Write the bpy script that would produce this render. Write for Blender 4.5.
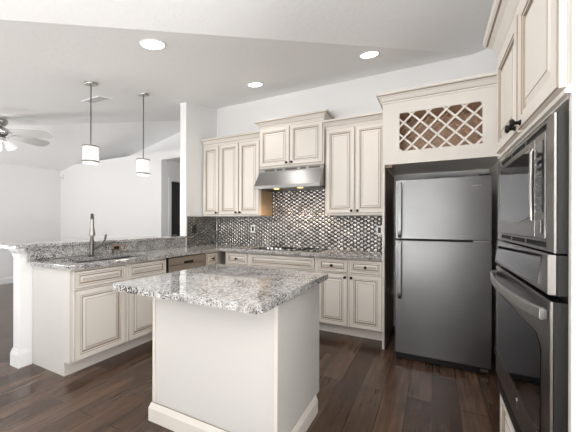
import bpy, bmesh, math, random
from mathutils import Vector, Matrix
random.seed(7)
S = bpy.context.scene
C = S.collection
PI = math.pi
for o in list(bpy.data.objects):
    bpy.data.objects.remove(o)

# ------------------------------------------------------------------ camera
F_PX, YAW, ROLL, CAM_H, HORIZON = 294.0, 0.459, 0.003, 1.266, 222.3
cd = bpy.data.cameras.new('camera')
cam = bpy.data.objects.new('camera', cd)
C.objects.link(cam)
cd.sensor_width = 36.0
cd.lens = 36.0 * F_PX / 576.0
cd.shift_y = (HORIZON - 216.0) / 576.0
cd.clip_start = 0.02
cam.matrix_world = Matrix.Translation((0, 0, CAM_H)) @ Matrix.Rotation(YAW, 4, 'Z') @ Matrix.Rotation(PI / 2, 4, 'X') @ Matrix.Rotation(ROLL, 4, 'Z')
S.camera = cam

# ------------------------------------------------------------------ world, light, exposure
w = bpy.data.worlds.new('daylight')
S.world = w
w.use_nodes = True
bg = w.node_tree.nodes['Background']
bg.inputs[0].default_value = (0.85, 0.93, 1.0, 1)
bg.inputs[1].default_value = 0.3
S.view_settings.view_transform = 'Standard'
S.view_settings.look = 'None'
S.view_settings.exposure = 0.0
S.view_settings.gamma = 1.0
S.view_settings.use_curve_mapping = False


def area(name, loc, rot, sx, sy, power, col=(1, 1, 1)):
    d = bpy.data.lights.new(name, 'AREA')
    d.shape = 'RECTANGLE'
    d.size, d.size_y = sx, sy
    d.energy = power
    d.color = col
    o = bpy.data.objects.new(name, d)
    C.objects.link(o)
    o.location = loc
    o.rotation_euler = rot
    return o


# added area lights standing in for daylight, set at assumed windows out of view
# each gets a window-sized fill and an added strip aimed up at the ceiling
for lx, ly, lz, rz, p0, p1 in ((-1.2, -2.54, 1.25, 0, 4, 230), (-5.2, -2.54, 1.25, 0, 4, 90), (-7.74, -0.6, 1.25, -PI / 2, 4, 105), (3.54, -1.0, 1.25, PI / 2, 15, 330)):
    area('window_skylight', (lx, ly, lz), (PI / 2 + 0.15, 0, rz), 2.3, 2.0, p0, (0.97, 0.985, 1.0))
    area('window_groundlight', (lx, ly, 0.7), (PI / 2 + 1.4, 0, rz), 2.3, 0.8, p1, (1.0, 0.99, 0.97))


# ------------------------------------------------------------------ materials
def lin(c):
    return tuple((v / 255 / 12.92 if v / 255 <= 0.04045 else ((v / 255 + 0.055) / 1.055) ** 2.4) for v in c) + (1,)


def mat(name, col, rough=0.5, metal=0.0, emit=None, es=0.0, spec=None):
    m = bpy.data.materials.new(name)
    m.use_nodes = True
    b = m.node_tree.nodes['Principled BSDF']
    b.inputs['Base Color'].default_value = lin(col)
    b.inputs['Roughness'].default_value = rough
    b.inputs['Metallic'].default_value = metal
    if emit:
        b.inputs['Emission Color'].default_value = lin(emit)
        b.inputs['Emission Strength'].default_value = es
    if spec is not None:
        b.inputs['Specular IOR Level'].default_value = spec
    return m


class NT:
    """small helper for node trees"""

    def __init__(self, m):
        self.t = m.node_tree
        self.b = self.t.nodes['Principled BSDF']

    def n(self, typ, **kw):
        x = self.t.nodes.new(typ)
        for k, v in kw.items():
            if k in x.inputs:
                x.inputs[k].default_value = v
            else:
                setattr(x, k, v)
        return x

    def l(self, a, b):
        self.t.links.new(a, b)

    def coord(self, scale=(1, 1, 1), rot=(0, 0, 0)):
        c = self.n('ShaderNodeTexCoord')
        mp = self.n('ShaderNodeMapping')
        mp.inputs['Scale'].default_value = scale
        mp.inputs['Rotation'].default_value = rot
        self.l(c.outputs['Object'], mp.inputs['Vector'])
        return mp.outputs['Vector']

    def ramp(self, fac, stops, interp='LINEAR'):
        r = self.n('ShaderNodeValToRGB')
        r.color_ramp.interpolation = interp
        e = r.color_ramp.elements
        while len(e) < len(stops):
            e.new(0.5)
        for i, (p, c) in enumerate(stops):
            e[i].position = p
            e[i].color = lin(c)
        self.l(fac, r.inputs['Fac'])
        return r.outputs['Color']

    def mix(self, fac, a, b, mode='MIX'):
        x = self.n('ShaderNodeMix', data_type='RGBA', blend_type=mode)
        if isinstance(fac, float):
            x.inputs[0].default_value = fac
        else:
            self.l(fac, x.inputs[0])
        for s, v in ((x.inputs[6], a), (x.inputs[7], b)):
            if isinstance(v, tuple):
                s.default_value = v
            else:
                self.l(v, s)
        return x.outputs[2]

    def bump(self, h, strength, dist=0.002):
        x = self.n('ShaderNodeBump', Strength=strength, Distance=dist)
        self.l(h, x.inputs['Height'])
        self.l(x.outputs['Normal'], self.b.inputs['Normal'])


M = {}
M['wall'] = mat('white_wall_paint', (239, 239, 239), 0.6)
k = NT(M['wall'])
nz = k.n('ShaderNodeTexNoise', Scale=60.0, Detail=3.0)
k.l(k.coord(), nz.inputs['Vector'])
k.bump(nz.outputs['Fac'], 0.15, 0.002)

M['ceiling'] = mat('knockdown_ceiling_paint', (247, 247, 247), 0.75)
k = NT(M['ceiling'])
v = k.coord()
n1 = k.n('ShaderNodeTexNoise', Scale=22.0, Detail=4.0, Roughness=0.55)
k.l(v, n1.inputs['Vector'])
rr = k.ramp(n1.outputs['Fac'], [(0.42, (0, 0, 0)), (0.56, (255, 255, 255))])
k.bump(rr, 0.14, 0.003)

M['trim'] = mat('white_trim_paint', (240, 240, 240), 0.4)
M['cream'] = mat('cream_cabinet_paint', (222, 216, 208), 0.42)
M['glaze'] = mat('brown_glaze', (150, 134, 118), 0.5)
M['island'] = mat('cream_island_panel', (211, 208, 204), 0.45)
M['black'] = mat('black_knob_metal', (18, 17, 16), 0.35, 0.6)
M['dark'] = mat('black_plastic', (14, 14, 15), 0.45)
M['void'] = mat('dark_gap', (6, 6, 6), 0.8)
M['white_plastic'] = mat('white_plastic', (240, 240, 238), 0.4)
M['bronze_plate'] = mat('tan_outlet_plate', (150, 124, 102), 0.4)
M['chrome'] = mat('brushed_nickel', (165, 162, 158), 0.28, 1.0)
M['pewter'] = mat('dark_nickel', (104, 99, 95), 0.3, 1.0)
M['bright_steel'] = mat('polished_steel', (225, 225, 225), 0.2, 1.0)
M['glass_black'] = mat('black_glass', (10, 10, 11), 0.04, 0.0, spec=0.8)
M['door_dark'] = mat('charcoal_door_paint', (52, 52, 56), 0.4)
M['glow'] = mat('lit_white_glass', (170, 170, 170), 0.3, 0, (255, 253, 248), 0.62)
M['lamp'] = mat('recessed_lamp_glow', (255, 255, 255), 0.3, 0, (255, 250, 242), 9.0)
M['warm_lamp'] = mat('warm_hood_lamp', (255, 230, 190), 0.3, 0, (255, 190, 110), 6.0)
M['raw_wood'] = mat('brown_raw_wood', (146, 122, 106), 0.6)
M['birch'] = mat('warm_wood_cabinet_side', (214, 186, 148), 0.5)
M['fan_blade'] = mat('pale_grey_fan_blade', (196, 196, 196), 0.5)
M['lattice_wood'] = mat('brown_wood_lining', (200, 170, 146), 0.6)


def steel(name, col, rough, axis, streak=0.25):
    m = mat(name, col, rough, 1.0)
    k = NT(m)
    sc = {'x': (3, 120, 120), 'z': (120, 120, 3), 'y': (120, 3, 120)}[axis]
    n = k.n('ShaderNodeTexNoise', Scale=1.0, Detail=3.0)
    k.l(k.coord(sc), n.inputs['Vector'])
    n2 = k.n('ShaderNodeTexNoise', Scale=2.5, Detail=2.0)
    k.l(k.coord(), n2.inputs['Vector'])
    a = k.n('ShaderNodeMath', operation='MULTIPLY_ADD')
    k.l(n.outputs['Fac'], a.inputs[0])
    a.inputs[1].default_value = streak
    a.inputs[2].default_value = rough - streak / 2
    k.l(a.outputs[0], k.b.inputs['Roughness'])
    c = k.mix(n2.outputs['Fac'], tuple(x * 0.85 for x in lin(col)[:3]) + (1,), tuple(min(1, x * 1.12) for x in lin(col)[:3]) + (1,))
    k.l(c, k.b.inputs['Base Color'])
    return m


M['fridge_steel'] = steel('dark_stainless_steel', (134, 134, 135), 0.36, 'x')
M['steel'] = steel('stainless_steel', (160, 159, 158), 0.40, 'x', 0.12)
M['oven_steel'] = steel('slate_stainless_steel', (134, 131, 129), 0.30, 'x', 0.06)
M['dw_steel'] = steel('warm_stainless_steel', (170, 160, 150), 0.3, 'y', 0.12)
M['sink_steel'] = mat('sink_steel', (86, 86, 88), 0.3, 1.0)
M['tile'] = mat('metal_hexagon_tile', (176, 172, 168), 0.24, 1.0)
k = NT(M['tile'])
n = k.n('ShaderNodeTexNoise', Scale=9.0, Detail=1.0)
k.l(k.coord(), n.inputs['Vector'])
k.l(k.ramp(n.outputs['Fac'], [(0.3, (138, 136, 134)), (0.7, (190, 187, 184))]), k.b.inputs['Base Color'])
M['grout'] = mat('dark_tile_backing', (58, 54, 52), 0.6, 0.3)


def granite():
    m = mat('speckled_granite', (190, 188, 186), 0.035, spec=1.0)
    k = NT(m)
    v = k.coord()

    def noise(scale, det, rough, rot, dist=0.0):
        n = k.n('ShaderNodeTexNoise', Scale=scale, Detail=det, Roughness=rough, Distortion=dist)
        k.l(k.coord((1, 1, 1), rot), n.inputs['Vector'])
        return n.outputs['Fac']
    base = k.ramp(noise(30.0, 5.0, 0.7, (0, 0, 0), 0.5), [(0.32, (124, 120, 118)), (0.45, (168, 166, 165)), (0.55, (194, 193, 192)), (0.68, (213, 212, 212))])
    c = k.mix(k.ramp(noise(75.0, 3.0, 0.65, (0.4, 0.9, 1.7)), [(0.55, (0, 0, 0)), (0.63, (255, 255, 255))]), base, lin((222, 221, 220)))
    c = k.mix(k.ramp(noise(95.0, 3.0, 0.7, (1.4, 0.2, 0.7)), [(0.54, (0, 0, 0)), (0.61, (255, 255, 255))]), c, lin((118, 112, 109)))
    c = k.mix(k.ramp(noise(60.0, 3.0, 0.6, (2.4, 1.2, 0.1)), [(0.60, (0, 0, 0)), (0.68, (255, 255, 255))]), c, lin((150, 134, 122)))
    ad = k.n('ShaderNodeMath', operation='MULTIPLY_ADD')
    k.l(noise(6.0, 3.0, 0.5, (0.2, 2.0, 0.6)), ad.inputs[0])
    ad.inputs[1].default_value = 0.45
    k.l(noise(120.0, 2.0, 0.5, (1.1, 0.3, 0.5)), ad.inputs[2])
    c = k.mix(k.ramp(ad.outputs[0], [(0.80, (0, 0, 0)), (0.855, (255, 255, 255))]), c, lin((36, 32, 31)))
    k.l(c, k.b.inputs['Base Color'])
    return m


M['granite'] = granite()


def floor_mat():
    m = mat('dark_wood_planks', (70, 50, 38), 0.3)
    k = NT(m)
    v = k.coord((1, 1, 1), (0, 0, PI / 2))
    br = k.n('ShaderNodeTexBrick')
    br.offset = 0.37
    br.inputs['Color1'].default_value = (0, 0, 0, 1)
    br.inputs['Color2'].default_value = (1, 1, 1, 1)
    br.inputs['Mortar'].default_value = (0.5, 0.5, 0.5, 1)
    br.inputs['Scale'].default_value = 1.0
    br.inputs['Mortar Size'].default_value = 0.0025
    br.inputs['Mortar Smooth'].default_value = 0.2
    br.inputs['Brick Width'].default_value = 1.15
    br.inputs['Row Height'].default_value = 0.165
    k.l(v, br.inputs['Vector'])
    plank = k.ramp(br.outputs['Color'], [(0.0, (78, 58, 46)), (0.5, (97, 74, 60)), (1.0, (118, 93, 77))])
    g = k.n('ShaderNodeTexNoise', Scale=1.0, Detail=6.0, Roughness=0.65, Distortion=0.4)
    k.l(k.coord((38, 2.2, 1)), g.inputs['Vector'])
    gr = k.ramp(g.outputs['Fac'], [(0.3, (140, 140, 140)), (0.7, (255, 255, 255))])
    c = k.mix(0.75, plank, gr, 'MULTIPLY')
    g2 = k.n('ShaderNodeTexNoise', Scale=3.2, Detail=4.0, Roughness=0.6)
    k.l(k.coord((2, 0.6, 1)), g2.inputs['Vector'])
    gr2 = k.ramp(g2.outputs['Fac'], [(0.3, (165, 160, 160)), (0.7, (255, 250, 245))])
    c = k.mix(0.8, c, gr2, 'MULTIPLY')
    c = k.mix(br.outputs['Fac'], c, lin((26, 19, 16)))
    k.l(c, k.b.inputs['Base Color'])
    rg = k.ramp(g.outputs['Fac'], [(0.2, (95, 95, 95)), (0.8, (140, 140, 140))])
    k.l(rg, k.b.inputs['Roughness'])
    b1 = k.n('ShaderNodeBump', Strength=0.5, Distance=0.002)
    inv = k.n('ShaderNodeMath', operation='SUBTRACT')
    inv.inputs[0].default_value = 1.0
    k.l(br.outputs['Fac'], inv.inputs[1])
    k.l(inv.outputs[0], b1.inputs['Height'])
    b2 = k.n('ShaderNodeBump', Strength=0.25, Distance=0.002)
    k.l(g.outputs['Fac'], b2.inputs['Height'])
    k.l(b1.outputs['Normal'], b2.inputs['Normal'])
    k.l(b2.outputs['Normal'], k.b.inputs['Normal'])
    return m


M['floor'] = floor_mat()


# ------------------------------------------------------------------ mesh helpers
class MB:
    def __init__(self):
        self.bm = bmesh.new()
        self.mi = 0

    def face(self, vs):
        try:
            f = self.bm.faces.new(vs)
            f.material_index = self.mi
            return f
        except ValueError:
            return None

    def box(self, x0, x1, y0, y1, z0, z1):
        v = [self.bm.verts.new(p) for p in ((x0, y0, z0), (x1, y0, z0), (x1, y1, z0), (x0, y1, z0), (x0, y0, z1), (x1, y0, z1), (x1, y1, z1), (x0, y1, z1))]
        for q in ((3, 2, 1, 0), (4, 5, 6, 7), (0, 1, 5, 4), (1, 2, 6, 5), (2, 3, 7, 6), (3, 0, 4, 7)):
            self.face([v[i] for i in q])
        return self

    def prism(self, pts, axis, a, b):
        """polygon pts (2D) extruded along axis from a to b; x: pts=(y,z); y: pts=(x,z); z: pts=(x,y)"""
        def P(p, t):
            return {'x': (t, p[0], p[1]), 'y': (p[0], t, p[1]), 'z': (p[0], p[1], t)}[axis]
        A = [self.bm.verts.new(P(p, a)) for p in pts]
        B = [self.bm.verts.new(P(p, b)) for p in pts]
        n = len(pts)
        self.face(A[::-1])
        self.face(B)
        for i in range(n):
            self.face([A[i], A[(i + 1) % n], B[(i + 1) % n], B[i]])
        return self

    def lathe(self, prof, center=(0, 0, 0), axis='z', seg=24):
        """prof: (radius, height) from bottom to top, along the axis"""
        cx, cy, cz = center
        rings = []
        for r, h in prof:
            ring = []
            if r < 1e-6:
                q = {'z': (cx, cy, cz + h), 'y': (cx, cy + h, cz), 'x': (cx + h, cy, cz)}[axis]
                ring = [self.bm.verts.new(q)]
            else:
                for i in range(seg):
                    a = 2 * PI * i / seg
                    c, s = r * math.cos(a), r * math.sin(a)
                    q = {'z': (cx + c, cy + s, cz + h), 'y': (cx + c, cy + h, cz - s), 'x': (cx + h, cy + c, cz + s)}[axis]
                    ring.append(self.bm.verts.new(q))
            rings.append(ring)
        for A, B in zip(rings, rings[1:]):
            for i in range(seg):
                j = (i + 1) % seg
                if len(A) == 1 and len(B) == 1:
                    continue
                if len(A) == 1:
                    self.face([A[0], B[j], B[i]])
                elif len(B) == 1:
                    self.face([A[i], A[j], B[0]])
                else:
                    self.face([A[i], A[j], B[j], B[i]])
        for ring, rev in ((rings[0], True), (rings[-1], False)):
            if len(ring) > 2:
                self.face(ring[::-1] if rev else ring)
        return self

    def tube(self, pts, r, seg=10):
        pts = [Vector(p) for p in pts]
        n = len(pts)
        rad = r if isinstance(r, (list, tuple)) else [r] * n
        rings = []
        up = None
        for i in range(n):
            t = (pts[min(i + 1, n - 1)] - pts[max(i - 1, 0)]).normalized()
            if up is None:
                up = Vector((0, 0, 1)) if abs(t.z) < 0.9 else Vector((1, 0, 0))
            a = t.cross(up).normalized()
            up = a.cross(t).normalized()
            rings.append([self.bm.verts.new(pts[i] + (a * math.cos(2 * PI * j / seg) + up * math.sin(2 * PI * j / seg)) * rad[i]) for j in range(seg)])
        for A, B in zip(rings, rings[1:]):
            for j in range(seg):
                self.face([A[j], A[(j + 1) % seg], B[(j + 1) % seg], B[j]])
        self.face(rings[0][::-1])
        self.face(rings[-1])
        return self

    def sweep(self, path, prof, closed=False, glaze=()):
        """profile (out, z) swept along a 2D path; 'out' is to the right of travel"""
        P = [Vector(p) for p in path]
        n = len(P)
        rings = []
        for i in range(n):
            d0 = (P[i] - P[i - 1]).normalized() if (i > 0 or closed) else None
            d1 = (P[(i + 1) % n] - P[i]).normalized() if (i < n - 1 or closed) else None
            n0 = Vector((d0.y, -d0.x)) if d0 else None
            n1 = Vector((d1.y, -d1.x)) if d1 else None
            if n0 and n1:
                m = (n0 + n1) / (1 + n0.dot(n1))
            else:
                m = n0 or n1
            rings.append([self.bm.verts.new((P[i].x + m.x * o, P[i].y + m.y * o, z)) for o, z in prof])
        k = len(prof)
        pairs = list(zip(rings, rings[1:])) + ([(rings[-1], rings[0])] if closed else [])
        for A, B in pairs:
            for j in range(k):
                self.mi = 1 if j in glaze else 0
                self.face([A[j], B[j], B[(j + 1) % k], A[(j + 1) % k]])
        self.mi = 0
        if not closed:
            self.face(rings[0])
            self.face(rings[-1][::-1])
        return self

    def panel(self, x0, z0, x1, z1, loops, y=0.0):
        """nested rectangles facing -y: loops of (inset, depth, material index of the band that leads to it)"""
        prev = None
        for ins, dy, mi in loops:
            self.mi = mi
            r = [self.bm.verts.new(p) for p in ((x0 + ins, y + dy, z0 + ins), (x1 - ins, y + dy, z0 + ins), (x1 - ins, y + dy, z1 - ins), (x0 + ins, y + dy, z1 - ins))]
            if prev:
                for i in range(4):
                    j = (i + 1) % 4
                    self.face([prev[i], prev[j], r[j], r[i]])
            else:
                self.face(r[::-1])
            prev = r
        self.mi = 0
        self.face(prev)
        return self

    def build(self, name, m, parent=None, loc=(0, 0, 0), bevel=0.0, smooth=False, seg=2):
        bmesh.ops.recalc_face_normals(self.bm, faces=self.bm.faces)
        me = bpy.data.meshes.new(name)
        self.bm.to_mesh(me)
        self.bm.free()
        for x in (m if isinstance(m, (list, tuple)) else [m]):
            me.materials.append(x)
        o = bpy.data.objects.new(name, me)
        C.objects.link(o)
        o.location = loc
        if parent:
            o.parent = parent
        if smooth:
            for p in me.polygons:
                p.use_smooth = True
            me.set_sharp_from_angle(angle=math.radians(38))
        if bevel:
            b = o.modifiers.new('bevel', 'BEVEL')
            b.width = bevel
            b.segments = seg
            b.limit_method = 'ANGLE'
            b.angle_limit = math.radians(40)
        return o


def tag(o, label, cat, group=None):
    o['label'] = label
    o['category'] = cat
    if group:
        o['group'] = group
    return o


def thing(name, label, cat, loc=(0, 0, 0), rz=0.0, group=None):
    o = bpy.data.objects.new(name, None)
    o.empty_display_size = 0.1
    C.objects.link(o)
    o.location = loc
    o.rotation_euler = (0, 0, rz)
    return tag(o, label, cat, group)


def struct(o):
    o['kind'] = 'structure'
    return o


# ------------------------------------------------------------------ room shell
XW, YB = -3.18, 3.80          # kitchen face of the partition, back wall
XLIV, XR, YF = -7.8, 0.95, -2.6
XN = 3.6                       # wall of the added breakfast nook, right of the camera
SL = 0.2085


def cA(y): return 2.33 + SL * y
def cB(x): return 3.035 + 0.2231 * x
def cL(x): return 2.44 + SL * (x - XLIV)
def ceil_z(x, y): return min(cL(x), max(cA(y), cB(x), 2.44))


struct(MB().box(XLIV - 0.1, XN + 0.1, YF - 0.1, 6.1, -0.06, 0).build('floor', M['floor']))


def clip(poly, f):
    out = []
    for i in range(len(poly)):
        p, q = poly[i], poly[(i + 1) % len(poly)]
        a, b = f(*p), f(*q)
        if a >= 0:
            out.append(p)
        if (a > 0 > b) or (a < 0 < b):
            t = a / (a - b)
            out.append((p[0] + t * (q[0] - p[0]), p[1] + t * (q[1] - p[1])))
    return out


rect = [(XLIV - 0.1, YF - 0.1), (XN + 0.1, YF - 0.1), (XN + 0.1, 4.5), (XLIV - 0.1, 4.5)]
FL = lambda x, y: 2.44
regions = [
    (lambda x, y: cL(x), [lambda x, y: cA(y) - cL(x), lambda x, y: 1]),
    (lambda x, y: cA(y), [lambda x, y: cL(x) - cA(y), lambda x, y: cA(y) - cB(x), lambda x, y: cA(y) - 2.44]),
    (lambda x, y: cB(x), [lambda x, y: cB(x) - cA(y), lambda x, y: cB(x) - 2.44]),
    (FL, [lambda x, y: 2.44 - cB(x), lambda x, y: 2.44 - cA(y)]),
]
mb = MB()
for zf, fs in regions:
    poly = rect
    for f in fs:
        poly = clip(poly, f)
        if not poly:
            break
    if len(poly) > 2:
        lo = [mb.bm.verts.new((x, y, zf(x, y))) for x, y in poly]
        mb.face(lo[::-1])
        hi = [mb.bm.verts.new((x, y, zf(x, y) + 0.1)) for x, y in poly]
        mb.face(hi)
struct(mb.build('ceiling', M['ceiling']))

xc = (cA(YB) - 3.035) / 0.2231
struct(MB().prism([(XW - 0.115, 0), (XR + 0.1, 0), (XR + 0.1, cB(XR + 0.1)), (xc, cA(YB)), (XW - 0.115, cA(YB))], 'y', YB, YB + 0.12).build('wall_back', M['wall']))
# partition stub between kitchen and hall
struct(MB().prism([(3.13, 0), (YB - 0.001, 0), (YB - 0.001, cA(YB)), (3.13, cA(3.13))], 'x', XW - 0.115, XW).build('wall_partition', M['wall']))
struct(MB().prism([(YB + 0.121, 0), (6.0, 0), (6.0, 2.5), (4.4, 2.5), (4.4, cA(4.4)), (YB + 0.121, cA(YB + 0.12))], 'x', XW - 0.115, XW - 0.005).build('wall_hall_right', M['wall']))
# living room walls
struct(MB().box(XLIV - 0.1, XLIV, YF, -1.8, 0, 2.44).box(XLIV - 0.1, XLIV, 0.6, 4.5, 0, 2.44).box(XLIV - 0.1, XLIV, -1.8, 0.6, 2.3, 2.44).box(XLIV - 0.1, XLIV, -1.8, 0.6, 0, 0.2).build('wall_left', M['wall']))
XJ = -4.47
zs = 2.56
xk = XLIV + (zs - 2.44) / SL
struct(MB().prism([(XLIV, 0), (XJ, 0), (XJ, 2.407), (XW - 0.116, 2.407), (XW - 0.116, zs), (xk, zs), (XLIV, 2.44)], 'y', YB, YB + 0.12).build('wall_living_back', M['wall']))
struct(MB().prism([(XLIV, 2.44), (XW - 0.116, 2.44), (XW - 0.116, cA(4.4)), (XLIV + (cA(4.4) - 2.44) / SL, cA(4.4))], 'y', 4.4, 4.48).build('wall_plant_shelf', M['wall']))
struct(MB().box(XLIV, XW - 0.116, YB + 0.121, 4.4, zs - 0.05, zs).build('ceiling_plant_shelf', M['wall']))
# hall beyond the opening
struct(MB().box(XJ - 0.1, XJ, YB + 0.121, 4.02, 0, 2.43).box(XJ - 0.1, XJ, 4.86, 6.0, 0, 2.43).box(XJ - 0.1, XJ, 4.02, 4.86, 2.05, 2.43).build('wall_hall_left', M['wall']))
struct(MB().box(XJ - 0.1, XW, 6.0, 6.1, 0, 2.5).build('wall_hall_back', M['wall']))
struct(MB().box(XJ - 0.1, XW - 0.116, YB + 0.121, 6.0, 2.43, 2.5).build('ceiling_hall', M['wall']))
dr = struct(MB().box(XJ - 0.06, XJ - 0.02, 4.03, 4.85, 0.01, 2.04).build('door_1', M['door_dark']))
mbp = MB()
for z0, z1 in ((0.2, 0.9), (1.0, 1.9)):
    for y0, y1 in ((4.13, 4.40), (4.48, 4.75)):
        mbp.box(XJ - 0.02, XJ - 0.012, y0, y1, z0, z1)
mbp.build('door_panel', M['door_dark'], dr, bevel=0.004)
MB().lathe([(0.025, 0), (0.025, 0.01), (0.01, 0.012), (0.012, 0.04), (0.028, 0.05), (0.028, 0.065), (0.0, 0.075)], (XJ - 0.02, 4.10, 1.0), 'x', 16).build('door_handle', M['chrome'], dr, smooth=True)
struct(MB().box(XJ, XJ + 0.014, 3.96, 4.025, 0, 2.11).box(XJ, XJ + 0.014, 4.855, 4.92, 0, 2.11).box(XJ, XJ + 0.014, 4.025, 4.855, 2.045, 2.11).build('trim_1', M['trim'], bevel=0.003))
# walls out of frame; nook added to bring light from the right
struct(MB().prism([(0.97, 0), (YB, 0), (YB, cB(XR)), (0.97, cB(XR))], 'x', XR, XR + 0.1).build('wall_right', M['wall']))
struct(MB().prism([(XR + 0.1, 0), (XN, 0), (XN, cB(XN)), (XR + 0.1, cB(XR + 0.1))], 'y', 0.97, 1.07).build('wall_nook_back', M['wall']))
mb = MB()
mb.box(XN, XN + 0.1, YF, -2.2, 0, cB(XN)).box(XN, XN + 0.1, 0.2, 1.07, 0, cB(XN)).box(XN, XN + 0.1, -2.2, 0.2, 2.3, cB(XN)).box(XN, XN + 0.1, -2.2, 0.2, 0, 0.2)
struct(mb.build('wall_nook_right', M['wall']))
mb = MB()
mb.box(XLIV, -6.4, YF - 0.1, YF, 0, 2.44).box(-4.0, -2.4, YF - 0.1, YF, 0, 2.44)
mb.prism([(0.0, 0), (XN, 0), (XN, cB(XN)), (0.0, cB(0))], 'y', YF - 0.1, YF)
mb.prism([(-2.4, 2.3), (0.0, 2.3), (0.0, cB(0.0)), (-2.4, cB(-2.4))], 'y', YF - 0.1, YF)
mb.box(-6.4, -4.0, YF - 0.1, YF, 2.3, 2.44).box(-6.4, -4.0, YF - 0.1, YF, 0, 0.2).box(-2.4, 0.0, YF - 0.1, YF, 0, 0.2)
struct(mb.build('wall_front', M['wall']))
for i, (x0, x1) in enumerate(((-2.4, 0.0), (-6.4, -4.0))):
    f = MB()
    for a, b, c, d in ((x0, x0 + 0.06, 0.2, 2.3), (x1 - 0.06, x1, 0.2, 2.3), (x0 + 0.06, x1 - 0.06, 0.2, 0.26), (x0 + 0.06, x1 - 0.06, 2.24, 2.3), ((x0 + x1) / 2 - 0.03, (x0 + x1) / 2 + 0.03, 0.26, 2.24)):
        f.box(a, b, YF - 0.08, YF - 0.01, c, d)
    struct(f.build('window_%d' % (i + 1), M['trim']))  # assumed windows behind the camera, added as light sources
f = MB()
for a, b, c, d in ((-1.8, -1.74, 0.2, 2.3), (0.54, 0.6, 0.2, 2.3), (-1.74, 0.54, 0.2, 0.26), (-1.74, 0.54, 2.24, 2.3), (-0.63, -0.57, 0.26, 2.24)):
    f.box(XLIV - 0.08, XLIV - 0.01, a, b, c, d)
struct(f.build('window_3', M['trim']))  # assumed living room window out of view, added to admit light
f = MB()
for a, b, c, d in ((-2.2, -2.14, 0.2, 2.3), (0.14, 0.2, 0.2, 2.3), (-2.14, 0.14, 0.2, 0.26), (-2.14, 0.14, 2.24, 2.3), (-1.03, -0.97, 0.26, 2.24)):
    f.box(XN + 0.01, XN + 0.08, a, b, c, d)
struct(f.build('window_4', M['trim']))  # unseen window added with the nook to light right-facing fronts

BASEP = [(0, 0), (0.015, 0), (0.015, 0.09), (0.012, 0.105), (0.006, 0.118), (0.005, 0.135), (0, 0.135)]
struct(MB().sweep([(XLIV, 0.0), (XLIV, YB), (XJ, YB)], BASEP).build('baseboard_left', M['trim']))

# half wall that carries the bar, its base and cap mouldings
PX0, PX1, PY0 = -3.325, -3.213, 1.255
struct(MB().box(PX0, PX1, PY0, 3.129, 0, 1.034).build('wall_bar', M['wall']))
struct(MB().sweep([(PX0, 3.12), (PX0, PY0), (PX1, PY0), (PX1, 1.338)], [(0, 0), (0.016, 0), (0.016, 0.105), (0.012, 0.125), (0.007, 0.135), (0.006, 0.15), (0, 0.15)]).build('baseboard_bar', M['trim']))
struct(MB().sweep([(PX0, 3.12), (PX0, PY0), (PX1, PY0), (PX1, 1.28)], [(0, 0.955), (0.006, 0.958), (0.008, 0.985), (0.016, 0.998), (0.026, 1.012), (0.028, 1.033), (0, 1.033)]).build('trim_2', M['trim']))

# ------------------------------------------------------------------ cabinet kit
CG = [M['cream'], M['glaze']]


def front_mb(w, h, frame=0.055, t=0.02):
    f = min(frame, h * 0.24, w * 0.24)
    L = [(0, 0, 0), (0, -t + 0.004, 0), (0.004, -t, 1), (f - 0.011, -t, 0), (f - 0.007, -t + 0.004, 1), (f + 0.002, -t + 0.003, 0), (f + 0.006, -t + 0.010, 1), (f + 0.012, -t + 0.010, 1), (f + 0.030, -t + 0.004, 0), (f + 0.034, -t + 0.003, 1)]
    return MB().panel(0, 0, w, h, L)


def knob_mb():
    return MB().lathe([(0.0, -0.034), (0.010, -0.0335), (0.0155, -0.030), (0.0165, -0.026), (0.014, -0.021), (0.007, -0.017), (0.006, -0.008), (0.010, -0.003), (0.011, 0.0)], (0, 0, 0), 'y', 16)


KNOB = [None]


def knob(parent, x, z, t=0.02):
    if KNOB[0] is None:
        o = knob_mb().build('knob', M['black'], parent, (x, -t, z), smooth=True)
        KNOB[0] = o
    else:
        o = KNOB[0].copy()
        C.objects.link(o)
        o.parent = parent
        o.location = (x, -t, z)
    return o


def fronts(root, lst, name_default='door'):
    """lst: (kind, x0, x1, z0, z1, knob (x, z) in cabinet space or None)"""
    for kind, x0, x1, z0, z1, kn in lst:
        o = front_mb(x1 - x0, z1 - z0, 0.055 if kind == 'door' else 0.04).build(kind, CG, root, (x0, -0.0005, z0))
        if kn:
            knob(o, kn[0] - x0, kn[1] - z0)


CROWN = [(0, 0), (0.010, 0.0), (0.012, 0.012), (0.005, 0.014), (0.005, 0.019), (0.011, 0.024), (0.017, 0.034), (0.028, 0.048), (0.044, 0.058), (0.044, 0.062), (0.050, 0.063), (0.058, 0.068), (0.060, 0.085), (0, 0.085)]


def crown_at(path, z, parent, s=1.0, hs=1.0):
    mb = MB()
    mb.sweep(path, [(o * s, z + h * hs) for o, h in CROWN], glaze=(2, 3, 8, 9))
    return mb.build('crown_moulding', CG, parent)


def base_cabinet(name, label, loc, rz, wd, depth, front_list, group=None, panel_left=False, toe=True):
    r = thing(name, label, 'cabinet', loc, rz, group)
    b = MB()
    b.box(0, wd, 0, depth, 0.115, 0.874)
    b.build('body', M['cream'], r, bevel=0.0015)
    MB().box(0, wd, 0.075, 0.095, 0, 0.1145).build('toe_kick', M['cream'], r)
    fronts(r, front_list)
    return r


BF = YB - 0.605       # face frame plane of the back run (doors stand 20 mm proud)
XPF = -2.626          # face frame plane of the peninsula
G = 0.003
g_base = 'base cabinets along the back wall'
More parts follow.
